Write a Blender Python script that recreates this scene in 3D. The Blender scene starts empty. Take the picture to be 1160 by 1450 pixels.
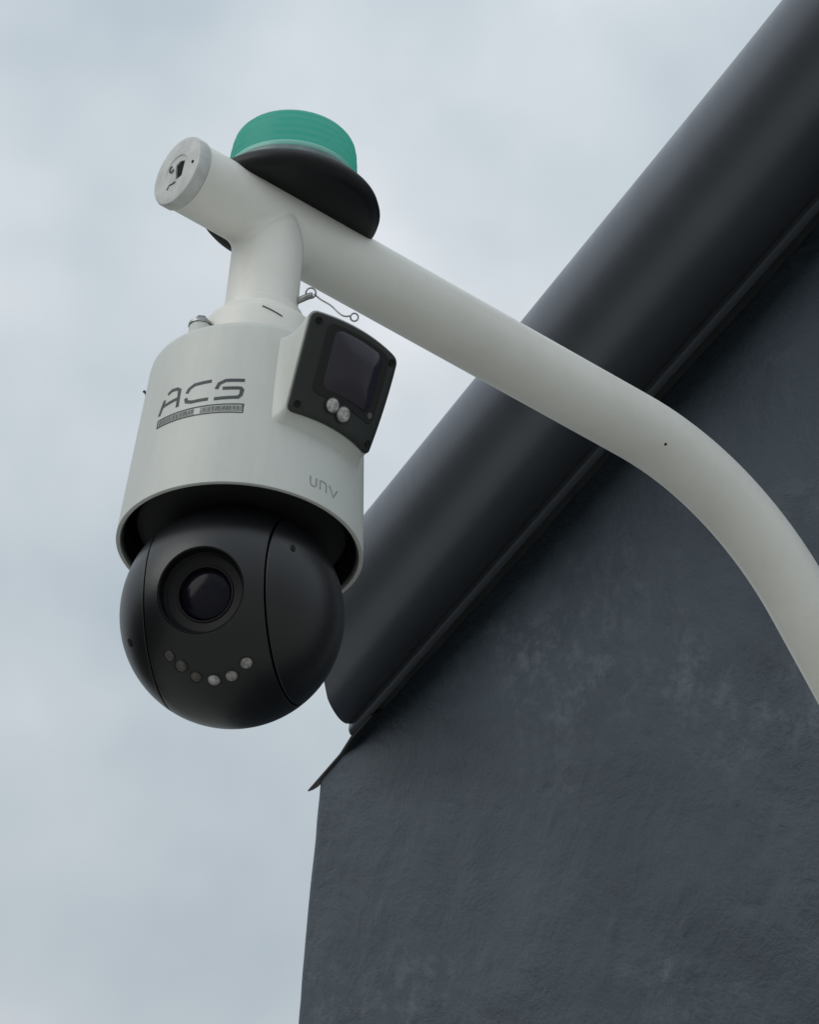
import bpy, bmesh, math, random
from math import sin, cos, pi, radians, sqrt, atan2
from mathutils import Vector, Matrix, noise
random.seed(7)
scene = bpy.context.scene
COL = scene.collection

# ------------------------------------------------------------------ camera
cam_d = bpy.data.cameras.new('camera'); cam = bpy.data.objects.new('camera', cam_d); COL.objects.link(cam)
scene.camera = cam
cam_d.sensor_fit = 'HORIZONTAL'; cam_d.sensor_width = 36; cam_d.lens = 180
cam_d.clip_start = .05; cam_d.clip_end = 2000
EL, ROLL = radians(33), radians(4.7)
fwd = Vector((0, cos(EL), sin(EL))); rgt = Vector((1, 0, 0)); upv = Vector((0, -sin(EL), cos(EL)))
R_ = cos(ROLL)*rgt + sin(ROLL)*upv; U_ = -sin(ROLL)*rgt + cos(ROLL)*upv
cam.matrix_world = Matrix(((R_.x, U_.x, -fwd.x, .12727), (R_.y, U_.y, -fwd.y, -2.64865), (R_.z, U_.z, -fwd.z, 1.32796), (0, 0, 0, 1)))

# ------------------------------------------------------------------ sky, sun, exposure
SUN_EL, SUN_AZ = radians(24), radians(-62)          # azimuth from -Y (towards the viewer) to the left
world = bpy.data.worlds.new('World'); scene.world = world; world.use_nodes = True
nt = world.node_tree; nt.nodes.clear(); N = nt.nodes.new; L = nt.links.new
out = N('ShaderNodeOutputWorld'); bg = N('ShaderNodeBackground'); bg.inputs['Strength'].default_value = .1
sky = N('ShaderNodeTexSky'); sky.sky_type = 'NISHITA'; sky.sun_disc = False
sky.sun_elevation = SUN_EL
tc = N('ShaderNodeTexCoord')
def noise_node(scale, detail, rough=.5, offs=(0, 0, 0), sc=(1, 1, 1)):
    mp = N('ShaderNodeMapping'); mp.inputs['Location'].default_value = offs; mp.inputs['Scale'].default_value = sc
    L(tc.outputs['Generated'], mp.inputs['Vector'])
    n = N('ShaderNodeTexNoise'); n.inputs['Scale'].default_value = scale; n.inputs['Detail'].default_value = detail
    n.inputs['Roughness'].default_value = rough; L(mp.outputs[0], n.inputs['Vector']); return n
n1 = noise_node(6.0, 3, .45, (7.262, 7.703, 2.734), (1, 1, 1.6)); n2 = noise_node(19, 3, .5, (2.1, .4, 1.2))
add = N('ShaderNodeMath'); add.operation = 'MULTIPLY_ADD'; add.inputs[1].default_value = .35
L(n2.outputs['Fac'], add.inputs[0]); L(n1.outputs['Fac'], add.inputs[2])
rmp = N('ShaderNodeValToRGB'); e = rmp.color_ramp.elements
e[0].position = .46; e[0].color = (.43, .505, .565, 1)
e[1].position = .90; e[1].color = (.82, .845, .885, 1)
m1 = e.new(.66); m1.color = (.575, .635, .68, 1)
L(add.outputs[0], rmp.inputs['Fac'])
mul = N('ShaderNodeVectorMath'); mul.operation = 'SCALE'; mul.inputs['Scale'].default_value = 10.0
sep = N('ShaderNodeSeparateXYZ'); L(tc.outputs['Generated'], sep.inputs[0])
cie = N('ShaderNodeMath'); cie.operation = 'MULTIPLY_ADD'; cie.use_clamp = False; cie.inputs[1].default_value = 9.1; cie.inputs[2].default_value = 5.3
mx0 = N('ShaderNodeMath'); mx0.operation = 'MAXIMUM'; mx0.inputs[1].default_value = 0; L(sep.outputs['Z'], mx0.inputs[0]); L(mx0.outputs[0], cie.inputs[0])
L(cie.outputs[0], mul.inputs['Scale'])
L(rmp.outputs['Color'], mul.inputs[0])
mix = N('ShaderNodeMixRGB'); mix.inputs['Fac'].default_value = .96
L(sky.outputs['Color'], mix.inputs[1]); L(mul.outputs[0], mix.inputs[2])
L(mix.outputs[0], bg.inputs['Color']); L(bg.outputs[0], out.inputs['Surface'])

sun_d = bpy.data.lights.new('sun', 'SUN'); sun = bpy.data.objects.new('sun', sun_d); COL.objects.link(sun)
sun_d.energy = 1.05; sun_d.angle = radians(50); sun_d.color = (1, .96, .9)
sdir = Vector((sin(SUN_AZ)*cos(SUN_EL), -cos(SUN_AZ)*cos(SUN_EL), sin(SUN_EL)))
sun.rotation_euler = sdir.to_track_quat('Z', 'Y').to_euler()
sky.sun_rotation = atan2(sdir.x, sdir.y)
scene.view_settings.view_transform = 'Standard'; scene.view_settings.look = 'None'
scene.view_settings.exposure = 0; scene.view_settings.gamma = 1; scene.view_settings.use_curve_mapping = False

# ------------------------------------------------------------------ materials
def mat(name, col, rough=.5, metal=0, spec=.5, var=0, vscale=30, bump=0, bscale=200, col2=None, coat=0, sub=None, detail=4):
    m = bpy.data.materials.new(name); m.use_nodes = True; t = m.node_tree; b = t.nodes['Principled BSDF']
    b.inputs['Base Color'].default_value = (*col, 1); b.inputs['Roughness'].default_value = rough
    b.inputs['Metallic'].default_value = metal; b.inputs['Specular IOR Level'].default_value = spec
    b.inputs['Coat Weight'].default_value = coat
    tcn = t.nodes.new('ShaderNodeTexCoord')
    if var or col2:
        n = t.nodes.new('ShaderNodeTexNoise'); n.inputs['Scale'].default_value = vscale; n.inputs['Detail'].default_value = detail
        t.links.new(tcn.outputs['Object'], n.inputs['Vector'])
        r = t.nodes.new('ShaderNodeValToRGB'); r.color_ramp.elements[0].position = .35; r.color_ramp.elements[1].position = .68
        c2 = col2 or tuple(c*(1-var) for c in col)
        r.color_ramp.elements[0].color = (*c2, 1); r.color_ramp.elements[1].color = (*col, 1)
        t.links.new(n.outputs['Fac'], r.inputs['Fac']); t.links.new(r.outputs['Color'], b.inputs['Base Color'])
    if bump:
        n = t.nodes.new('ShaderNodeTexNoise'); n.inputs['Scale'].default_value = bscale; n.inputs['Detail'].default_value = 3
        t.links.new(tcn.outputs['Object'], n.inputs['Vector'])
        bp = t.nodes.new('ShaderNodeBump'); bp.inputs['Strength'].default_value = bump; bp.inputs['Distance'].default_value = .002
        t.links.new(n.outputs['Fac'], bp.inputs['Height']); t.links.new(bp.outputs['Normal'], b.inputs['Normal'])
    return m

M = {}
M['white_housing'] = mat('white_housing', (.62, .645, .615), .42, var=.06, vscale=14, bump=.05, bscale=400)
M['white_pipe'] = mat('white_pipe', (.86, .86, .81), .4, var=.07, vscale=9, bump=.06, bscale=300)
M['cap_grey'] = mat('cap_grey', (.64, .66, .65), .5, var=.22, vscale=70, bump=.2, bscale=250)
M['steel'] = mat('steel', (.45, .46, .46), .35, metal=.8, var=.4, vscale=120)
M['black_plastic'] = mat('black_plastic', (.013, .0135, .015), .36, var=.25, vscale=60)
M['black_ball'] = mat('black_ball', (.006, .0065, .008), .35, spec=.55, var=.2, vscale=25, bump=.04, bscale=500)
M['black_matte'] = mat('black_matte', (.008, .009, .009), .75)
M['shroud_black'] = mat('shroud_black', (.016, .018, .018), .6, var=.3, vscale=40)
M['hole_black'] = mat('hole_black', (.003, .004, .004), .9)
M['panel_black'] = mat('panel_black', (.016, .020, .019), .5, var=.2, vscale=50)
M['window_dark'] = mat('window_dark', (.020, .018, .030), .2)
M['lens_glass'] = mat('lens_glass', (.006, .006, .012), .14, spec=.16)
M['lens_ring'] = mat('lens_ring', (.005, .005, .006), .5, spec=.25)
M['led'] = mat('led', (.62, .61, .59), .25, var=.6, vscale=260)
M['led_dim'] = mat('led_dim', (.11, .10, .09), .3, var=.5, vscale=200)
M['led_mid'] = mat('led_mid', (.42, .41, .39), .3, var=.6, vscale=300)
M['print_grey'] = mat('print_grey', (.075, .085, .09), .6, var=.35, vscale=300)
M['print_light'] = mat('print_light', (.30, .325, .32), .6, var=.3, vscale=300)
M['print_faint'] = mat('print_faint', (.36, .38, .375), .6, var=.3, vscale=300)
M['beacon_black'] = mat('beacon_black', (.006, .006, .008), .45, var=.3, vscale=40, bump=.05, spec=.3)
M['skirt'] = mat('skirt', (.20, .27, .28), .3, var=.3, vscale=60)
M['gutter'] = mat('gutter', (.128, .140, .163), .36, metal=.5, var=.1, vscale=7, bump=.03, bscale=60)
def grime(m, k):
    t = m.node_tree; b = t.nodes['Principled BSDF']; tc_ = t.nodes.new('ShaderNodeTexCoord'); mp = t.nodes.new('ShaderNodeMapping')
    mp.inputs['Scale'].default_value = (6, 22, 6); t.links.new(tc_.outputs['Object'], mp.inputs['Vector'])
    n = t.nodes.new('ShaderNodeTexNoise'); n.inputs['Scale'].default_value = 1.6; n.inputs['Detail'].default_value = 6; n.inputs['Roughness'].default_value = .65
    t.links.new(mp.outputs[0], n.inputs['Vector']); r = t.nodes.new('ShaderNodeMapRange'); r.inputs['From Min'].default_value = .3; r.inputs['From Max'].default_value = .7
    r.inputs['To Min'].default_value = k[0]; r.inputs['To Max'].default_value = k[1]
    t.links.new(n.outputs['Fac'], r.inputs['Value']); t.links.new(r.outputs[0], b.inputs['Roughness'])
grime(M['gutter'], (.33, .40))
M['trim'] = mat('trim', (.042, .045, .050), .5, var=.25, vscale=20, bump=.04, bscale=80)
M['soffit'] = mat('soffit', (.032, .035, .04), .8, var=.3, vscale=20)
M['roof'] = mat('roof', (.06, .06, .065), .7, var=.3, vscale=5)
M['ground'] = mat('ground', (.52, .50, .455), .9, var=.2, vscale=.6, bump=.3, bscale=40)
M['lawn'] = mat('lawn', (.075, .09, .045), .9, var=.4, vscale=.9, bump=.3, bscale=40)
M['hedge'] = mat('hedge', (.045, .07, .03), .7, var=.5, vscale=3)
M['paving'] = mat('paving', (.36, .345, .31), .85, var=.2, vscale=1.2, bump=.2, bscale=60)

def streaks(m, sc, k):
    t = m.node_tree; b = t.nodes['Principled BSDF']; src = b.inputs['Base Color'].links[0].from_socket
    tc_ = t.nodes.new('ShaderNodeTexCoord'); mp = t.nodes.new('ShaderNodeMapping'); mp.inputs['Scale'].default_value = sc
    t.links.new(tc_.outputs['Object'], mp.inputs['Vector'])
    n = t.nodes.new('ShaderNodeTexNoise'); n.inputs['Scale'].default_value = 1; n.inputs['Detail'].default_value = 6; n.inputs['Roughness'].default_value = .7
    t.links.new(mp.outputs[0], n.inputs['Vector']); r = t.nodes.new('ShaderNodeValToRGB')
    r.color_ramp.elements[0].position = .36; r.color_ramp.elements[0].color = (*k, 1)
    r.color_ramp.elements[1].position = .56; r.color_ramp.elements[1].color = (1, 1, 1, 1)
    t.links.new(n.outputs['Fac'], r.inputs['Fac'])
    mx = t.nodes.new('ShaderNodeMixRGB'); mx.blend_type = 'MULTIPLY'; mx.inputs[0].default_value = 1
    t.links.new(src, mx.inputs[1]); t.links.new(r.outputs['Color'], mx.inputs[2]); t.links.new(mx.outputs[0], b.inputs['Base Color'])
streaks(M['white_housing'], (75, 75, 9), (.965, .96, .945)); streaks(M['white_pipe'], (45, 45, 30), (.975, .97, .96))
def green_lens():
    m = bpy.data.materials.new('green_lens'); m.use_nodes = True; t = m.node_tree; b = t.nodes['Principled BSDF']
    b.inputs['Base Color'].default_value = (.10, .45, .375, 1); b.inputs['Roughness'].default_value = .22
    tr = t.nodes.new('ShaderNodeBsdfTranslucent'); tr.inputs['Color'].default_value = (.22, .74, .63, 1)
    mx = t.nodes.new('ShaderNodeMixShader'); mx.inputs['Fac'].default_value = .6
    t.links.new(b.outputs[0], mx.inputs[1]); t.links.new(tr.outputs[0], mx.inputs[2])
    tp = t.nodes.new('ShaderNodeBsdfTransparent'); tp.inputs['Color'].default_value = (.42, .88, .76, 1)
    m2 = t.nodes.new('ShaderNodeMixShader'); m2.inputs['Fac'].default_value = .3
    t.links.new(mx.outputs[0], m2.inputs[1]); t.links.new(tp.outputs[0], m2.inputs[2])
    t.links.new(m2.outputs[0], t.nodes['Material Output'].inputs['Surface'])
    return m
M['green_lens'] = green_lens()

M['pale_green'] = mat('pale_green', (.20, .52, .44), .3)
def plaster():
    m = bpy.data.materials.new('painted_plaster'); m.use_nodes = True; t = m.node_tree; b = t.nodes['Principled BSDF']
    nn = t.nodes.new; ln = t.links.new
    tcn = nn('ShaderNodeTexCoord')
    sx = nn('ShaderNodeSeparateXYZ'); ln(tcn.outputs['Object'], sx.inputs[0])
    a1 = nn('ShaderNodeMath'); a1.operation = 'MULTIPLY'; a1.inputs[1].default_value = .42; ln(sx.outputs['Y'], a1.inputs[0])
    a2 = nn('ShaderNodeMath'); a2.operation = 'MULTIPLY_ADD'; a2.inputs[1].default_value = .5; ln(sx.outputs['Y'], a2.inputs[0]); ln(sx.outputs['Z'], a2.inputs[2])
    cb = nn('ShaderNodeCombineXYZ'); ln(sx.outputs['X'], cb.inputs[0]); ln(a1.outputs[0], cb.inputs[1]); ln(a2.outputs[0], cb.inputs[2])
    def ns(scale, detail, sc=(1, 1, 1), rough=.55, dist=0):
        mp = nn('ShaderNodeMapping'); mp.inputs['Scale'].default_value = sc; ln(cb.outputs[0], mp.inputs['Vector'])
        n = nn('ShaderNodeTexNoise'); n.inputs['Scale'].default_value = scale; n.inputs['Detail'].default_value = detail
        n.inputs['Roughness'].default_value = rough; n.inputs['Distortion'].default_value = dist
        ln(mp.outputs[0], n.inputs['Vector']); return n.outputs['Fac']
    def ramp(x, p0, c0, p1, c1):
        r = nn('ShaderNodeValToRGB'); a, z = r.color_ramp.elements
        a.position = p0; z.position = p1; a.color = (*c0, 1); z.color = (*c1, 1); ln(x, r.inputs['Fac']); return r.outputs['Color']
    base = ramp(ns(6.5, 7, (1, 1, .8), rough=.62, dist=.3), .34, (.0215, .0335, .0475), .66, (.0375, .0530, .0705))
    spot = ramp(ns(34, 8, (1, 1, .7), .8, .2), .48, (0, 0, 0), .62, (1, 1, 1))
    mk2 = ramp(ns(4.0, 4), .49, (0, 0, 0), .64, (1, 1, 1))
    spm = nn('ShaderNodeMath'); spm.operation = 'MULTIPLY'; ln(spot, spm.inputs[0]); ln(mk2, spm.inputs[1])
    mixc = nn('ShaderNodeMixRGB'); ln(spm.outputs[0], mixc.inputs[0]); ln(base, mixc.inputs[1]); mixc.inputs[2].default_value = (.078, .096, .114, 1)
    ln(mixc.outputs[0], b.inputs['Base Color'])
    # trowelled relief: broad sweeps everywhere, rough pitted patches where the mask opens
    mask = ramp(ns(4.5, 3, dist=.3), .52, (0, 0, 0), .68, (1, 1, 1))
    fine = ns(95, 6, (1, 1, .7), .7)
    f2 = nn('ShaderNodeMath'); f2.operation = 'MULTIPLY'; ln(mask, f2.inputs[0]); ln(fine, f2.inputs[1])
    sweep = ns(16, 5, (1, 1, .7), .6, .3)
    s2 = nn('ShaderNodeMath'); s2.operation = 'MULTIPLY_ADD'; s2.inputs[1].default_value = .8; ln(f2.outputs[0], s2.inputs[0]); ln(sweep, s2.inputs[2])
    grain = ns(260, 2)
    g2 = nn('ShaderNodeMath'); g2.operation = 'MULTIPLY_ADD'; g2.inputs[1].default_value = .06; ln(grain, g2.inputs[0]); ln(s2.outputs[0], g2.inputs[2])
    bp = nn('ShaderNodeBump'); bp.inputs['Strength'].default_value = 1; bp.inputs['Distance'].default_value = .012
    ln(g2.outputs[0], bp.inputs['Height']); ln(bp.outputs['Normal'], b.inputs['Normal'])
    b.inputs['Roughness'].default_value = .55; b.inputs['Specular IOR Level'].default_value = .35
    return m
M['plaster'] = plaster()

# ------------------------------------------------------------------ helpers
def obj(name, verts, faces, m, parent=None, smooth=True, ang=35):
    me = bpy.data.meshes.new(name); me.from_pydata([tuple(v) for v in verts], [], faces)
    bm = bmesh.new(); bm.from_mesh(me); bmesh.ops.remove_doubles(bm, verts=bm.verts, dist=1e-6)
    bmesh.ops.recalc_face_normals(bm, faces=bm.faces); bm.to_mesh(me); bm.free()
    if smooth:
        me.polygons.foreach_set('use_smooth', [True]*len(me.polygons)); me.set_sharp_from_angle(angle=radians(ang))
    me.materials.append(m)
    o = bpy.data.objects.new(name, me); COL.objects.link(o)
    if parent: o.parent = parent
    return o
def thing(name, label, cat, loc=(0, 0, 0), rz=0, group=None):
    o = bpy.data.objects.new(name, None); COL.objects.link(o); o.location = loc; o.rotation_euler = (0, 0, rz)
    o.empty_display_size = .1; o['label'] = label; o['category'] = cat
    if group: o['group'] = group
    return o
def frame(origin, axis, xref=Vector((0, 0, 1))):
    z = Vector(axis).normalized()
    if abs(z.dot(xref)) > .95: xref = Vector((1, 0, 0))
    x = (xref - z*xref.dot(z)).normalized(); y = z.cross(x)
    return Matrix(((x.x, y.x, z.x, origin[0]), (x.y, y.y, z.y, origin[1]), (x.z, y.z, z.z, origin[2]), (0, 0, 0, 1)))
def lathe(profile, mtx=Matrix(), seg=96, closed=False):
    vs, fs = [], []
    for (r, z) in profile:
        for k in range(seg):
            a = 2*pi*k/seg; vs.append(mtx @ Vector((r*cos(a), r*sin(a), z)))
    n = len(profile)
    for i in range(n if closed else n-1):
        j = (i+1) % n
        for k in range(seg):
            k2 = (k+1) % seg; fs.append((i*seg+k, i*seg+k2, j*seg+k2, j*seg+k))
    return vs, fs
def tube(path, rad, seg=24, caps=True):
    path = [Vector(p) for p in path]; vs, fs = [], []
    t0 = (path[1]-path[0]).normalized(); nrm = t0.orthogonal().normalized()
    for i, p in enumerate(path):
        t = (path[min(i+1, len(path)-1)] - path[max(i-1, 0)]).normalized()
        nrm = (nrm - t*nrm.dot(t)).normalized(); b = t.cross(nrm)
        rr = rad[i] if isinstance(rad, (list, tuple)) else rad
        for k in range(seg):
            a = 2*pi*k/seg; vs.append(p + rr*(cos(a)*nrm + sin(a)*b))
    for i in range(len(path)-1):
        for k in range(seg):
            k2 = (k+1) % seg; fs.append((i*seg+k, i*seg+k2, (i+1)*seg+k2, (i+1)*seg+k))
    if caps:
        fs.append(tuple(range(seg))); fs.append(tuple(range((len(path)-1)*seg, len(path)*seg)))
    return vs, fs
def join(*parts):
    vs, fs = [], []
    for v, f in parts:
        o = len(vs); vs += list(v); fs += [tuple(i+o for i in q) for q in f]
    return vs, fs
def box(lo, hi):
    x0, y0, z0 = lo; x1, y1, z1 = hi
    return ([Vector(p) for p in ((x0,y0,z0),(x1,y0,z0),(x1,y1,z0),(x0,y1,z0),(x0,y0,z1),(x1,y0,z1),(x1,y1,z1),(x0,y1,z1))],
            [(0,3,2,1),(4,5,6,7),(0,1,5,4),(1,2,6,5),(2,3,7,6),(3,0,4,7)])
def bolt(mtx, r=.005, h=.004, name='bolt', m=None, parent=None):
    v1 = lathe([(0, h), (r*.75, h), (r, h*.75), (r, 0), (0, 0)], mtx, 6)
    v2 = lathe([(r*1.5, 0), (r*1.5, h*.25), (r*1.0, h*.3)], mtx, 20)
    return obj(name, *join(v1, v2), m or M['steel'], parent, ang=20)
def az(a, el=0):                                     # direction: 0 = towards the viewer, + = to the right
    a, el = radians(a), radians(el); return Vector((sin(a)*cos(el), -cos(a)*cos(el), sin(el)))

# ------------------------------------------------------------------ ground
gv = [(-300, -300, 0), (300, -300, 0), (300, 300, 0), (-300, 300, 0)]
g = obj('ground', gv, [(0, 1, 2, 3)], M['ground'], smooth=False); g['kind'] = 'structure'
lw = obj('lawn', [(-80, -1, .004), (-6, -1, .004), (-6, 80, .004), (-80, 80, .004)], [(0, 1, 2, 3)], M['lawn'], smooth=False); lw['kind'] = 'structure'  # dark grass area out of view, added to shape the gutter's reflections

# ------------------------------------------------------------------ building: local x = out of the wall, y = along the eave to the viewer
OUT = Vector((-.93422, -.35669, 0))
BS = 1.45                                            # the building is drawn in its own smaller unit
BLD = Vector((0.0022, 3.6034, -0.5976))
bld = thing('building', 'dark grey plastered building with a rounded gutter under its eave', 'building', BLD, atan2(OUT.y, OUT.x))
bld.scale = (BS, BS, BS)
LEN, DEPTH, TOP, LIP = 2.5, 4.0, 3.727, 3.688
def rng(a, b, st):
    n = max(1, round((b-a)/st)); return [a+(b-a)*i/n for i in range(n)]
ss = rng(0, .12, .006) + rng(.12, 1.6, .0075) + rng(1.6, LEN, .03) + [LEN]
zs = rng(0, 2.6, .2) + rng(2.6, TOP, .0075) + [TOP]
vs, fs = [], []
lumps = [(random.uniform(.02, 1.5), random.uniform(2.7, 3.66), random.uniform(.007, .016), random.uniform(-.0016, .0030)) for _ in range(70)]
lumps += [(1.15+random.gauss(0, .12), 3.0+random.gauss(0, .10), random.uniform(.006, .010), random.uniform(-.0014, .0018)) for _ in range(60)]
def wall_off(s, z):
    p = Vector((s*2.2, z*2.2, 3.1)); o = .0035*noise.noise(p) + .0014*noise.noise(p*4.3) + .0006*noise.noise(p*13)
    # trowel ridges and blobs that stand proud in uneven patches
    k = noise.noise(Vector((s*5.5, z*3.5, 9.7)))
    o += .0022*max(0, k-.25)
    if z > 2.6 and s < 1.6:
        for (a, b, r, h) in lumps:
            da, db = (s-a)/r, (z-b)/(r*1.3); q = da*da+db*db
            if q < 6: o += h*math.exp(-q)
    return o
for z in zs:
    for s in ss:
        x = wall_off(s, z); yy = s
        if s < .03:
            w = 1 - s/.03; x -= .007*w*w
            yy = s + w*(.0026*noise.noise(Vector((z*9, 2.2, 0))) + .0012*noise.noise(Vector((z*34, 5.2, 0))))
        vs.append((x, yy, z))
ns_ = len(ss)
for i in range(len(zs)-1):
    for j in range(ns_-1): fs.append((i*ns_+j, i*ns_+j+1, (i+1)*ns_+j+1, (i+1)*ns_+j))
# gable face going back from the corner, joined vertex by vertex to the corner edge
base = len(vs)
for i, z in enumerate(zs): vs.append((-DEPTH, 0, z))
for i in range(len(zs)-1): fs.append((i*ns_, (i+1)*ns_, base+i+1, base+i))
bxl = box((-DEPTH, .02, 0), (-.02, LEN, TOP-.01))
obj('wall', *join((vs, fs), (bxl[0], [bxl[1][0], bxl[1][4], bxl[1][3], bxl[1][1]])), M['plaster'], bld, ang=60)
# roof slopes, rising inwards from the eave
rp = [(-.03, 3.735), (-.03, 3.765), (-DEPTH/2, 3.765+1.55), (-DEPTH-.3, 3.70), (-DEPTH-.3, 3.67), (-DEPTH/2, 3.735+1.55)]
vs = [(x, 0.0, z) for x, z in rp] + [(x, LEN+.3, z) for x, z in rp]
fs = [(0,1,7,6),(1,2,8,7),(2,3,9,8),(3,4,10,9),(4,5,11,10),(5,0,6,11),(0,5,2,1),(5,4,3,2),(6,7,8,11),(11,8,9,10)]
obj('roof', vs, fs, M['roof'], bld, smooth=False)
gb = [(-.03, TOP-.004), (-DEPTH+.03, TOP-.004), (-DEPTH/2, TOP+1.5)]
vs = [(x, .003, z) for x, z in gb] + [(x, .15, z) for x, z in gb]
obj('gable', vs, [(0,1,2),(3,5,4),(0,3,4,1),(1,4,5,2),(2,5,3,0)], M['plaster'], bld, smooth=False)

# eave: sloping flashing sheet, soffit, drip edge and the big rounded gutter
GEND = .154                                          # the gutter stops short of the corner
def skewf(x):
    x -= .016; return max(0, 1.35*x) if x < .065 else .0878+1.75*(x-.065)
def prism(profile, y0, y1, ny=2, skew=0, closed=True, capend=True, wob=0):
    vs, fs = [], []; n = len(profile)
    for i in range(ny+1):
        t = i/ny
        for (x, z) in profile:
            ys = y0 + (skewf(x) if skew else 0)
            y = ys + (y1-ys)*t
            w = wob*noise.noise(Vector((y*1.7, x*3, 4.4))) if wob else 0
            vs.append((x+w, y, z+w*.6))
    for i in range(ny):
        for k in range(n if closed else n-1):
            k2 = (k+1) % n; fs.append((i*n+k, i*n+k2, (i+1)*n+k2, (i+1)*n+k))
    if closed and capend:
        fs.append(tuple(range(n))); fs.append(tuple(range(ny*n, (ny+1)*n)))
    return vs, fs
fl = [(-.004, 3.7236), (.002, 3.7234), (.0040, 3.7243), (.0040, 3.7258), (.002, 3.7262), (-.004, 3.7285)]
fv = []
for y, k, sh in ((-.014, .25, 0), (-.006, .6, 0), (.004, .85, 0), (.09, 1, .10), (GEND-.03, 1, .60), (GEND+.0, 1, 1.04), (GEND+.06, 1, 1.04)):
    for q, (x, z) in enumerate(fl):
        xx, zz = .0040+(x-.0040)*k, 3.7252+(z-3.7252)*k
        if q in (1, 2, 3, 4): xx, zz = xx+.0125*sh, zz-.0128*sh
        fv.append((xx, y, zz))
ff = []
for i in range(6):
    for k in range(6): ff.append((i*6+k, i*6+(k+1) % 6, (i+1)*6+(k+1) % 6, (i+1)*6+k))
ff += [tuple(range(6)), tuple(range(36, 42))]
obj('flashing', fv, ff, M['trim'], bld, ang=30)
obj('soffit', *prism([(-.004, 3.7235), (.0220, 3.7200), (.0230, 3.7290), (-.004, 3.7400)], GEND+.02, LEN, 2, .20), M['soffit'], bld, smooth=False)
gcx, gcz, gr = .0770, 3.7698, .0715
def gpt(a, r=gr): return (gcx + r*cos(radians(a)), gcz + r*sin(radians(a)))
outer = [gpt(a) for a in range(206, 410, 4)]
inner = [gpt(a, gr-.0025) for a in range(405, 203, -6)]
gt = obj('gutter', *prism(outer+inner, GEND, LEN+.05, 60, 1, wob=.0012), M['gutter'], bld, ang=40)
lip = [(.0150, 3.7124), (.0200, 3.7121), (.0234, 3.7128), (.0243, 3.7148), (.0236, 3.7300), (.0216, 3.7300), (.0222, 3.7152), (.0200, 3.7144), (.0150, 3.7144)]
obj('drip_edge', *prism(lip, GEND, LEN+.05, 60, 1, wob=.0006), M['gutter'], bld, ang=40)
# end plate closing the mitred end of the gutter
ep = [gpt(a, gr-.001) for a in range(206, 413, 8)]
vs = [(x, GEND+skewf(x)+.003, z) for x, z in ep] + [(x, GEND+skewf(x)+.006, z) for x, z in ep]; n = len(ep)
obj('gutter_end', vs, [tuple(range(n)), tuple(range(n, 2*n))] + [(k, (k+1) % n, n+(k+1) % n, n+k) for k in range(n)], M['gutter'], gt, smooth=False)
# slipped joint sleeve lapping two lengths of gutter
for yj in (1.90,):
    sl = [gpt(a, gr+.0012) for a in range(212, 406, 5)] + [gpt(a, gr+.0002) for a in range(405, 211, -5)]
    obj('joint_sleeve', *prism(sl, yj, yj+.045, 1), M['gutter'], gt, ang=40)

# ------------------------------------------------------------------ mounting arm (welded white tube on a wall plate)
Z0 = 3.0                                             # underside of the camera housing
J = Vector((-.0035, 0, Z0+.314))
DP = Vector((-.79, -.613, 0)).normalized()           # from the bend to the capped end
PR = .0292
arm = thing('mounting_arm', 'white bent tubular arm with a capped end reaching out from the dark wall', 'bracket', (0, 0, 0))
path = []
cap_at = J + DP*.084
S0 = J - DP*.400
for i in range(9): path.append(cap_at + (S0-cap_at)*i/8)
RB = .285; A_END = 46
for a in range(2, A_END+1, 2):
    a = radians(a); path.append(S0 - DP*RB*sin(a) - Vector((0, 0, RB*(1-cos(a)))))
ad = radians(A_END); dd = (-DP*cos(ad) - Vector((0, 0, sin(ad)))).normalized()
# run straight on until the tube meets the wall plane
W0 = BLD; lp = path[-1]
tw = (W0 - lp).dot(OUT)/dd.dot(OUT)
foot = lp + dd*tw
for i in range(1, 5): path.append(lp + (foot-lp)*i/4)
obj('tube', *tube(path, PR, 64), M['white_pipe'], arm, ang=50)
fm = frame(foot, OUT)
obj('wall_plate', *lathe([(0, .0), (.062, .0), (.062, .007), (.060, .009), (.034, .009), (.030, .016), (0, .016)], fm, 48), M['white_pipe'], arm)
for k in range(4):
    a = pi/4 + k*pi/2
    bolt(fm @ Matrix.Translation((.049*cos(a), .049*sin(a), .009)), .006, .005, 'bolt', M['steel'], arm)
# drop neck with weld fillet towards the tube and a flared foot
nk = [(.0284, -.004), (.0286, -.020), (.0289, -.060), (.0296, -.125), (.0302, -.134), (.0335, -.138), (.0350, -.144), (.0395, -.152), (.0400, -.1585), (.020, -.1585)]
obj('neck', *lathe([(r, z) for r, z in nk], Matrix.Translation(J), 64), M['white_pipe'], arm, ang=50)
# smooth weld fillet where the neck meets the tube
fvs, ffs = [], []; NS = 9
for k in range(96):
    a = 2*pi*k/96; u_ = Vector((cos(a), sin(a), 0)); dl = .011; w_ = u_.dot(DP)**2
    def tub(r):
        q = u_*r; d2 = min((q - DP*q.dot(DP)).length, PR*.9995); return J + q + Vector((0, 0, -sqrt(PR*PR-d2*d2)))
    pi_ = tub(.0286); pt = tub(.0286+dl*w_); pn = Vector((pi_.x, pi_.y, pi_.z-dl*(.25+.75*w_)))
    pn += u_*.0002
    for m_ in range(NS):
        t = m_/(NS-1); fvs.append(pt*(1-t)**2 + pi_*2*t*(1-t) + pn*t*t + Vector((0, 0, -.0003))*(1-abs(2*t-1)))
for k in range(96):
    k2 = (k+1) % 96
    for m_ in range(NS-1): ffs.append((k*NS+m_, k2*NS+m_, k2*NS+m_+1, k*NS+m_+1))
obj('weld_fillet', fvs, ffs, M['white_pipe'], arm, ang=80)
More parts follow.
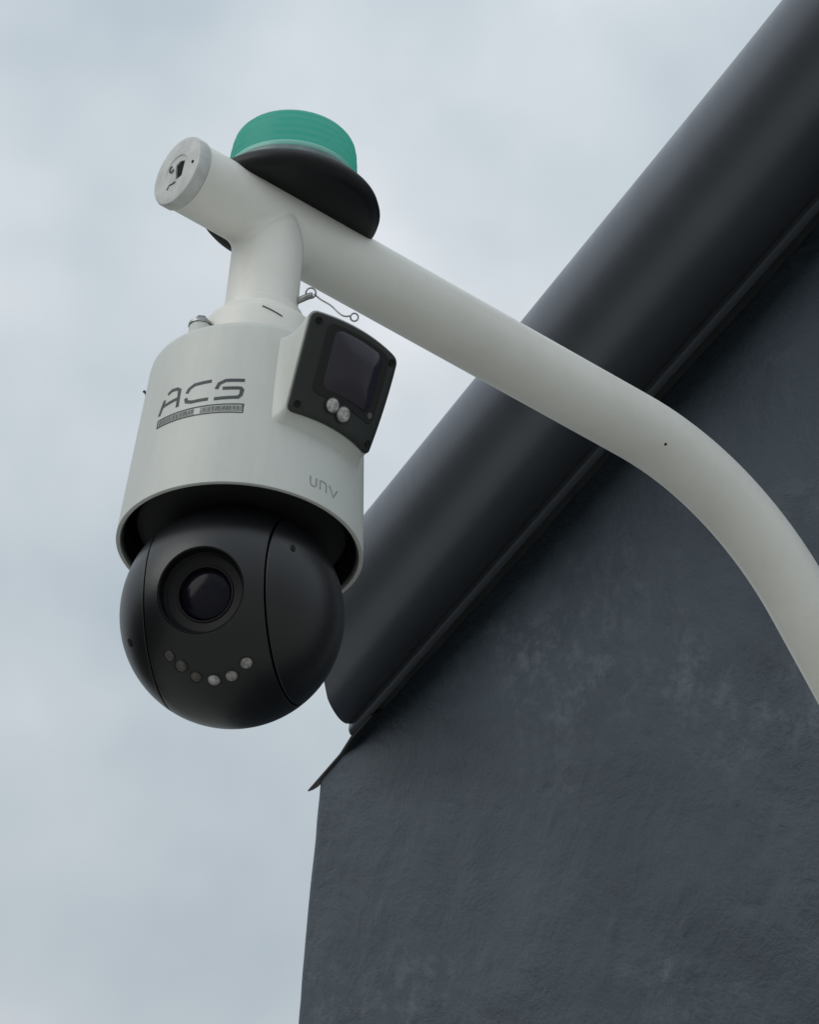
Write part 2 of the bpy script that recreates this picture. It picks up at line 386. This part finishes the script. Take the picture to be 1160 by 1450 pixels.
# end cap
cm = frame(cap_at, DP)
cp = obj('end_cap', *lathe([(0, -.004), (.0280, -.004), (.0280, .0), (.0300, .0008), (.0306, .002), (.0306, .0095), (.0296, .0115), (.0275, .0122), (.0140, .0124), (.0132, .0116), (0, .0116)], cm, 64), M['cap_grey'], arm, ang=28)
cx = (cm.to_3x3() @ Vector((1, 0, 0))); cy = (cm.to_3x3() @ Vector((0, 1, 0)))
# punched hole in the cap: irregular pentagon, torn edge
pent = [(.0078, -.0030), (.0050, -.0098), (-.0088, -.0072), (-.0092, .0005), (.0058, .0022)]
def pentp(z0, z1, k=1):
    c = (sum(p[0] for p in pent)/5, sum(p[1] for p in pent)/5)
    q = [(c[0]+(p[0]-c[0])*k, c[1]+(p[1]-c[1])*k) for p in pent]
    return ([cm @ Vector((p[0], p[1], z0)) for p in q] + [cm @ Vector((p[0], p[1], z1)) for p in q],
            [(0,1,2,3,4), (5,6,7,8,9)] + [(k_, (k_+1) % 5, 5+(k_+1) % 5, 5+k_) for k_ in range(5)])
def carve(o, cutter, ang):
    md = o.modifiers.new('cut', 'BOOLEAN'); md.operation = 'DIFFERENCE'; md.object = cutter; md.solver = 'EXACT'
    dg = bpy.context.evaluated_depsgraph_get(); me2 = bpy.data.meshes.new_from_object(o.evaluated_get(dg))
    o.modifiers.clear(); o.data = me2; bpy.data.objects.remove(cutter)
    me2.polygons.foreach_set('use_smooth', [True]*len(me2.polygons)); me2.set_sharp_from_angle(angle=radians(ang))
carve(cp, obj('cutter', *pentp(.0035, .02), M['cap_grey'], arm, smooth=False), 28)
obj('hole', *pentp(.0037, .0102, .99), M['hole_black'], cp, smooth=False)  # black plug: the darkness inside the tube is put into its colour
curl = [cm @ Vector((.0040+.0028*cos(a), .0062+.0030*sin(a), .0125)) for a in [k*.42 for k in range(11)]]
obj('torn_edge', *tube(curl, .0005, 8), M['hole_black'], cp)
tear = [cm @ Vector(p) for p in ((-.0115, .000, .0122), (-.0125, .0045, .0126), (-.0112, .007, .0123), (-.0150, .0095, .0125))]
obj('torn_edge', *tube(tear, .0005, 8), M['hole_black'], cp)
obj('rivet', *lathe([(.0014, 0), (.0012, .0006), (0, .0008)], cm @ Matrix.Translation((-.0035, -.0220, .0124)), 12), M['hole_black'], cp)
# small chip in the paint on the bend
chip = path[10]; tn = (path[11]-path[9]).normalized()
toC = Vector((-.02, -.83, -.56)); toC = (toC - tn*toC.dot(tn)).normalized()
obj('paint_chip', *lathe([(.0016, PR-.0004), (.0012, PR+.0003), (0, PR+.0004)], frame(chip, toC), 8), M['hole_black'], arm)

# ------------------------------------------------------------------ beacon on the arm
bc = J - DP*.0165 + Vector((0, 0, PR-.0085))
bea = thing('beacon_light', 'round beacon with green lens and black base standing on the white arm', 'beacon', bc)
prof = [(0, -.0072), (.0660, -.0072), (.0705, -.0058), (.0735, -.002), (.0743, .0015), (.0728, .0065), (.0690, .0105), (.0620, .0143), (.0565, .0158), (.0545, .0166), (.0535, .0176), (.048, .0176)]
bb = obj('base', *lathe(prof, Matrix(), 96), M['beacon_black'], bea, ang=45)
obj('drain_pip', *lathe([(.0022, 0), (.0018, .0012), (0, .0016)], frame((.0600*sin(radians(8)), -.0600*cos(radians(8)), .0143), (.1, -.8, .6)), 12), M['skirt'], bb)
obj('clear_skirt', *lathe([(.0480, .0174), (.0534, .0174), (.0540, .0180), (.0538, .0262), (.0530, .0272), (.048, .0272)], Matrix(), 96), M['skirt'], bea)
obj('pale_ring', *lathe([(.0490, .0270), (.0531, .0272), (.0534, .0278), (.0533, .0318), (.0529, .0324), (.049, .0324)], Matrix(), 96), M['pale_green'], bea)
gp = [(.0500, .0322), (.0526, .0326)]
for k in range(49):
    t = k/48; z = .0328 + .0300*t; r = .0528 - .0012*t - .0018*t*t + .00050*sin(t*4.0*2*pi)
    gp.append((r, z))
gp += [(.0486, .0652), (.0464, .0680), (.0427, .0708), (.037, .0735), (.030, .0757), (.021, .0774), (.011, .0784), (0, .0787)]
obj('lens', *lathe(gp, Matrix(), 96), M['green_lens'], bea, ang=50)
obj('led_core', *lathe([(0, .0250), (.010, .0250), (.010, .040), (0, .040)], Matrix(), 24), M['skirt'], bea)

# ------------------------------------------------------------------ security camera (hangs from the neck)
sec = thing('security_camera', 'white dome security camera with black ball and side lens panel hanging from the arm', 'security camera', (0, 0, Z0))
def hr(z): return .0950 - .0690*z                     # housing radius at height z
hp = [(.0908, .020), (.0910, .0015), (.0918, .0002), (.0940, .0), (.0949, .0006)]
for k in range(1, 13): z = .150*k/12; hp.append((hr(z), z))
hp += [(.0841, .1530), (.0830, .1552), (.0806, .1566), (.0755, .1572), (.0400, .1578), (.02, .1578)]
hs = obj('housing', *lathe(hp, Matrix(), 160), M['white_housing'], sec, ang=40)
obj('shroud', *lathe([(.0909, .0030), (.0895, .0034), (.0880, .030), (.0860, .0400), (.02, .0410)], Matrix(), 128), M['shroud_black'], sec, ang=40)
tt = obj('turntable', *lathe([(0, .012), (.060, .012), (.074, .0130), (.0800, .0160), (.0815, .022), (.0815, .041), (.02, .041)], Matrix(), 96), M['black_matte'], sec, ang=40)
obj('socket_hole', *lathe([(.0032, 0), (.003, .0006), (0, .0006)], frame(az(-62)*.0812+Vector((0, 0, .020)), az(-62)), 16), M['hole_black'], tt)

# flange bolts and lug on top of the housing
lug = obj('mounting_flange', *lathe([(.020, .1575), (.0450, .1575), (.0455, .1600), (.0455, .2000), (.0448, .2040), (.0365, .2125), (.0345, .2140), (.0335, .2148), (.0328, .2150), (.0328, .2205), (.0322, .2212), (.02, .2212)], Matrix.Translation((-.0020, 0, 0)), 64), M['white_pipe'], sec, ang=35)
for a in (-62, 58, 178):
    p = az(a)*.0520 + Vector((-.002, 0, .1572))
    obj('boss', *lathe([(.0092, -.002), (.0092, .0300), (.0084, .0312), (0, .0312)], Matrix.Translation(p), 24), M['white_housing'], sec)
    bolt(Matrix.Translation(p+Vector((0, 0, .0310))), .0066, .0085, 'bolt', M['steel'], sec)
obj('edge_clip', *tube([az(-97)*.0835+Vector((0, 0, .1360)), az(-97)*.0862+Vector((0, 0, .1395)), az(-97)*.0872+Vector((0, 0, .1450)), az(-97)*.0895+Vector((0, 0, .1475))], .0011, 10), M['shroud_black'], sec)
notch = []
for k in range(9):
    a = radians(2+2.6*k); notch.append(Vector((-.002+.0456*sin(a), -.0456*cos(a), .1985 - .006*(k/8))))
obj('flange_notch', *tube(notch, .0006, 8), M['print_grey'], lug)

# printed marks, lying on the housing surface
def strokes(polys, w, m, name, parent, off=.00025):
    vs, fs = [], []
    for pl in polys:
        pts = []
        for i in range(len(pl)-1):
            (a0, z0), (a1, z1) = pl[i], pl[i+1]
            n = max(2, int(max(abs(a1-a0)/1.2, abs(z1-z0)/.003)))
            for k in range(n + (i == len(pl)-2)): t = k/n; pts.append((a0+(a1-a0)*t, z0+(z1-z0)*t))
        fl = [(radians(a)*.0885, z) for a, z in pts]
        b0 = len(vs)
        for i, (x, z) in enumerate(fl):
            xa, za = fl[max(i-1, 0)]; xb, zb = fl[min(i+1, len(fl)-1)]
            tx, tz = xb-xa, zb-za; l = sqrt(tx*tx+tz*tz) or 1; nx, nz = -tz/l, tx/l
            if 0 < i < len(fl)-1:                     # mitre
                ux, uz = x-xa, z-za; lu = sqrt(ux*ux+uz*uz) or 1
                c = max(.6, abs((-uz/lu)*nx + (ux/lu)*nz))
            else: c = 1
            for s in (-1, 1):
                X, Zz = x+nx*s*w/2/c, z+nz*s*w/2/c; an = X/.0885
                for o in (off, -.0003):
                    r = hr(Zz)+o; vs.append(Vector((r*sin(an), -r*cos(an), Zz)))
        for i in range(len(fl)-1):
            q = b0+i*4; fs += [(q, q+2, q+6, q+4), (q, q+4, q+5, q+1), (q+2, q+3, q+7, q+6)]
        q = b0; fs.append((q, q+1, q+3, q+2)); q = b0+(len(fl)-1)*4; fs.append((q, q+2, q+3, q+1))
    return obj(name, vs, fs, m, parent, smooth=False)
A_ = [[(-50.6, .0790), (-48.2, .0925)], [(-46.6, .0970), (-43.8, .0992), (-40.2, .0985), (-38.6, .0965), (-38.4, .0800)], [(-49.0, .0868), (-38.6, .0886)]]
C_ = [[(-33.6, .0905), (-32.4, .0945), (-29.5, .0972), (-20.4, .0978)], [(-33.8, .0858), (-33.0, .0822), (-30, .0806), (-21.0, .0806)]]
S_ = [[(-17.4, .0895), (-16.2, .0945), (-13, .0972), (-3.6, .0972)], [(-14.2, .0897), (-5.2, .0897), (-4.4, .0880), (-4.8, .0830), (-6.0, .0808), (-17.9, .0800)]]
strokes(A_+C_+S_, .0029, M['print_grey'], 'logo_lettering', hs)
strokes([[(-50.6, .0672), (-50.6, .0742), (-3.0, .0742), (-3.0, .0662), (-50.6, .0672)]], .0010, M['print_grey'], 'logo_bar_outline', hs)
strokes([[(-49.9, .0707), (-27.6, .0704)], [(-24.4, .0704), (-3.6, .0702)]], .0052, M['print_light'], 'logo_bar', hs, .00015)
txt = []
a = -49
while a < -4.5:
    if not -28 < a < -24:
        txt += [[(a, .0690), (a, .0722)]] if random.random() < .6 else [[(a, .0690), (a+.9, .0722)]]
    a += random.choice((1.5, 1.9, 2.6))
strokes(txt, .0005, M['print_grey'], 'small_lettering', hs, .00035)
unv = [[(33.0, .0222), (33.0, .0160), (33.9, .0138), (35.6, .0138), (36.4, .0158), (36.4, .0222)],
       [(38.6, .0138), (38.6, .0222), (41.6, .0222), (42.4, .0205), (42.4, .0138)],
       [(44.4, .0222), (47.2, .0140), (50.0, .0222)]]
strokes(unv, .0012, M['print_faint'], 'maker_lettering', hs)

# side lens: flared white pedestal, black curved plate, window, leds
def spt(u, v, off=0.):
    pb = 16.5 + 47.5*u; pt = 18 + 35.5*u; a = pb + (pt-pb)*v; r = .0985 + .0335*v; z = .068 + (.072-.005*u*u)*v
    d = az(a); nrm = d*cos(radians(25)) + Vector((0, 0, -sin(radians(25))))
    return d*r + Vector((0, 0, z)) + nrm*off
def outline(hu, hv, rc, n=9, cu=.5, cv=.5):
    pts = []
    for (sx, sy, a0) in ((1, 1, 0), (-1, 1, 90), (-1, -1, 180), (1, -1, 270)):
        for k in range(n):
            a = radians(a0 + 90*k/(n-1)); pts.append((cu + sx*(hu-rc) + rc*cos(a), cv + sy*(hv-rc) + rc*sin(a)))
    dense = []
    for i in range(len(pts)):                         # subdivide the long sides so they follow the curve
        p, q = pts[i], pts[(i+1) % len(pts)]; l = sqrt((p[0]-q[0])**2+(p[1]-q[1])**2); m_ = max(1, int(l/.06))
        for k in range(m_): dense.append((p[0]+(q[0]-p[0])*k/m_, p[1]+(q[1]-p[1])*k/m_))
    return dense
def patch(ol, rings, cu=.5, cv=.5, fn=spt):            # rings: (scale, offset) from the rim inwards
    vs, fs = [], []; n = len(ol)
    for (k, off) in rings:
        for (u, v) in ol: vs.append(fn(cu+(u-cu)*k, cv+(v-cv)*k, off))
    for i in range(len(rings)-1):
        for j in range(n): fs.append((i*n+j, i*n+(j+1) % n, (i+1)*n+(j+1) % n, (i+1)*n+j))
    vs.append(fn(cu, cv, rings[-1][1])); c = len(vs)-1; b = (len(rings)-1)*n
    for j in range(n): fs.append((b+j, b+(j+1) % n, c))
    return vs, fs
ped = outline(.525, .525, .075)
vs, fs = [], []; n = len(ped)
levels = []
for (u, v) in ped:
    top = spt(u, v, .0); a = atan2(top.x, -top.y); ac = radians(37)
    aw = ac + (a-ac)*1.42; zb = .100 + (top.z-.104)*1.22; zb = min(zb, .152)
    bs = Vector((sin(aw)*(hr(zb)-.004), -cos(aw)*(hr(zb)-.004), zb))
    rc_ = hr(top.z)+.003; ct = Vector((sin(a)*rc_, -cos(a)*rc_, min(top.z, .150)))
    levels.append((top, bs, ct))
NT = 14
for it in range(NT):
    t = it/(NT-1)
    for (top, bs, ct), (u, v) in zip(levels, ped):
        if it == 0: q = spt(.5+(u-.5)*.985, .5+(v-.5)*.985, .0012)
        else: q = top*(1-t)**2 + ct*2*t*(1-t) + bs*t*t
        vs.append(q)
for i in range(NT-1):
    for j in range(n): fs.append((i*n+j, i*n+(j+1) % n, (i+1)*n+(j+1) % n, (i+1)*n+j))
cap_ = patch(outline(.517, .517, .075), [(1, .0012), (.9, .0012), (.5, .0012)])
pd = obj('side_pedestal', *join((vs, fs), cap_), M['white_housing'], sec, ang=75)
pl = obj('side_plate', *patch(outline(.5, .5, .06), [(1, .0005), (1, .0030), (.992, .0040), (.97, .0045), (.85, .0045), (.6, .0045), (.3, .0045)]), M['panel_black'], sec, ang=40)
obj('plate_recess', *patch(outline(.36, .355, .08, cu=.53, cv=.59), [(1, .0046), (.985, .0050), (.90, .0049), (.5, .0049)], .53, .59), M['black_matte'], pl, ang=30)
obj('side_window', *patch(outline(.275, .30, .08, cu=.53, cv=.605), [(1, .0046), (.985, .0050), (.93, .0056), (.8, .0070), (.6, .0088), (.4, .0100), (.2, .0105)], .53, .605), M['window_dark'], pl, ang=60)
def spot(u, v): 
    p = spt(u, v, .0044); d = (spt(u, v, 1)-spt(u, v, 0)).normalized(); return frame(p, d)
for (u, v, r) in ((.40, .195, .0056), (.53, .165, .0060)):
    ld = obj('led', *lathe([(r, 0), (r, .0012), (r*.8, .0022), (r*.4, .0028), (0, .0029)], spot(u, v), 24), M['led'], pl, ang=50)
    obj('led_bezel', *lathe([(r*1.22, 0), (r*1.2, .0012), (r*1.02, .0014), (r*1.0, .0004)], spot(u, v), 24), M['panel_black'], ld)
obj('sensor', *lathe([(.0028, 0), (.0024, .0008), (0, .001)], spot(.83, .32), 16), M['led_dim'], pl)
for (u, v) in ((.075, .92), (.075, .085), (.925, .92), (.925, .085)):
    obj('screw', *lathe([(.0030, .0002), (.0028, .0008), (.0016, .0003), (0, .0002)], spot(u, v), 16), M['hole_black'], pl)

# ------------------------------------------------------------------ black ball with its eye
BR = .0852; BCZ = -.059
ball = bpy.data.objects.new('ball', None)
T = az(73); SEAM = .555
bm_ = frame((0, 0, BCZ), T)
def arc(l0, l1, r, n): return [(r*cos(l0+(l1-l0)*i/n), r*sin(l0+(l1-l0)*i/n)) for i in range(n+1)]
la = math.asin(SEAM-.008); lb = math.asin(SEAM+.008)
band = lathe(arc(-la+.008, la-.008, BR, 40) + [(.995*BR*cos(la), .995*BR*sin(la))] + arc(la, -la, BR*.78, 20) + [(.995*BR*cos(la), -.995*BR*sin(la))], bm_, 160, True)
LD = az(-17.2, -17.0)
bo = obj('ball_shell', *band, M['black_ball'], sec)
cut = obj('cutter', *lathe([(0, .02), (.0338, .02), (.0338, .12), (0, .12)], frame((0, 0, BCZ), LD), 96), M['black_ball'], sec)
md = bo.modifiers.new('cut', 'BOOLEAN'); md.operation = 'DIFFERENCE'; md.object = cut; md.solver = 'EXACT'
dg = bpy.context.evaluated_depsgraph_get(); me2 = bpy.data.meshes.new_from_object(bo.evaluated_get(dg))
bo.modifiers.clear(); bo.data = me2; bpy.data.objects.remove(cut)
me2.polygons.foreach_set('use_smooth', [True]*len(me2.polygons)); me2.set_sharp_from_angle(angle=radians(30))
bpy.data.objects.remove(ball)
for sgn in (1, -1):
    pr = [(0, sgn*BR*.6), (BR*.78*cos(lb), sgn*BR*.78*sin(lb)), (.995*BR*cos(lb), sgn*.995*BR*sin(lb))] + [(x, sgn*z) for x, z in arc(lb+.008, pi/2, BR, 40)]
    o = obj('side_cover', *lathe(pr, bm_, 128), M['black_ball'], sec, ang=30)
    if sgn > 0: h = az(31.3, 14.0)
    else: h = az(-77.5, -28.1)
    obj('cover_hole', *lathe([(.0036, -.001), (.0034, .0005), (0, .0005)], frame(Vector((0, 0, BCZ))+h*BR, h) @ Matrix.Scale(.62, 4, (0, 1, 0)), 20), M['hole_black'], o)
obj('inner_core', *lathe(arc(-pi/2, pi/2, BR*.70, 24), bm_, 48), M['hole_black'], sec)
lm = frame((0, 0, BCZ), LD)
lbz = obj('lens_barrel', *lathe([(.0337, .0680), (.0337, .0778), (.0331, .0783), (.0325, .0776), (.0314, .0700), (.0290, .0672), (.0222, .0660), (.0216, .0668), (.0206, .0668), (.0200, .0630), (0, .0620)], lm, 96), M['lens_ring'], sec, ang=25)
obj('lens', *lathe([(.0200, .0630), (.0190, .0640), (.0160, .0652), (.012, .0662), (.006, .0669), (0, .0671)], lm, 64), M['lens_glass'], lbz)
for (a, el, r, mm) in ((-46, -47.5, .0044, 'led_dim'), (-40.5, -54.5, .0050, 'led_dim'), (-31.0, -62.4, .0046, 'led_dim'), (-10.9, -65.4, .0048, 'led'), (8.9, -62.1, .0047, 'led_mid'), (18.9, -53.4, .0047, 'led_mid')):
    d = az(a, el); fm2 = frame(Vector((0, 0, BCZ))+d*(BR-.0003), d)
    ld = obj('led', *lathe([(r, 0), (r*.92, .0006), (r*.55, .0011), (0, .0013)], fm2, 24), M[mm], bo, ang=60)
    obj('led_ring', *lathe([(r*1.25, -.0002), (r*1.2, .0007), (r*1.02, .0008), (r*.98, .0002)], fm2, 24), M['black_plastic'], ld)

# ------------------------------------------------------------------ safety lanyard between flange and side pedestal
lan = thing('safety_lanyard', 'thin steel safety wire with loops beside the white neck above the lens panel', 'wire', (0, 0, Z0))
P1 = Vector((.0380, -.012, .238)); P2 = Vector((.0685, -.030, .207))
wv = [P1 + (P2-P1)*(k/12) + Vector((0, 0, -.0028*sin(pi*k/12)-.0012*sin(3*pi*k/12))) + Vector((0, -.002*sin(2*pi*k/12), 0)) for k in range(13)]
obj('wire', *tube(wv, .0007, 10), M['steel'], lan)
for P, rr in ((P1+Vector((-.003, 0, .001)), .0040), (P2+Vector((.003, 0, -.001)), .0031)):
    fr = frame(P, (.15, -.8, -.5)); obj('loop', *tube([fr @ Vector((rr*cos(a), rr*sin(a), 0)) for a in [2*pi*k/20 for k in range(21)]], .0007, 10, False), M['steel'], lan)
obj('eye_bolt', *tube([Vector((.024, -.006, .234)), Vector((.033, -.010, .237)), Vector((.0365, -.011, .2375))], .0026, 12), M['steel'], lan)

# ------------------------------------------------------------------ unseen evergreen row, added for dark reflections in the gutter and ball
hg = thing('hedge', 'tall dark evergreen hedge along the lawn left of the building', 'hedge', (-10.5, 6, 0))
random.seed(3)
vs, fs = [], []
HX, HY, HH = 1.1, 13.0, 5.5
for i in range(9000):
    t = random.random(); y = (random.random()-.5)*2*HY; z = .1 + HH*random.random()**.9*(1+.06*noise.noise(Vector((y*.6, 0, 1))))
    w = HX*(1 - .55*(z/HH)**2)*(1+.25*noise.noise(Vector((y*.8, z*.6, 7))))
    x = w*random.choice((-1, 1))*(.75+.35*random.random())
    c = Vector((x, y, z)); a = Vector((random.gauss(0, 1), random.gauss(0, 1), random.gauss(0, 1))).normalized(); b = a.orthogonal().normalized(); k = .16+.16*random.random()
    o = len(vs); vs += [c+a*k, c+b*k*.5, c-a*k, c-b*k*.5]; fs.append((o, o+1, o+2, o+3))
me = bpy.data.meshes.new('foliage'); me.from_pydata([tuple(v) for v in vs], [], fs); me.materials.append(M['hedge'])
fo = bpy.data.objects.new('foliage', me); COL.objects.link(fo); fo.parent = hg
bx = box((-.5, -HY*.98, 0), (.5, HY*.98, HH*.93)); obj('inner_mass', bx[0], bx[1], M['hedge'], hg, smooth=False)
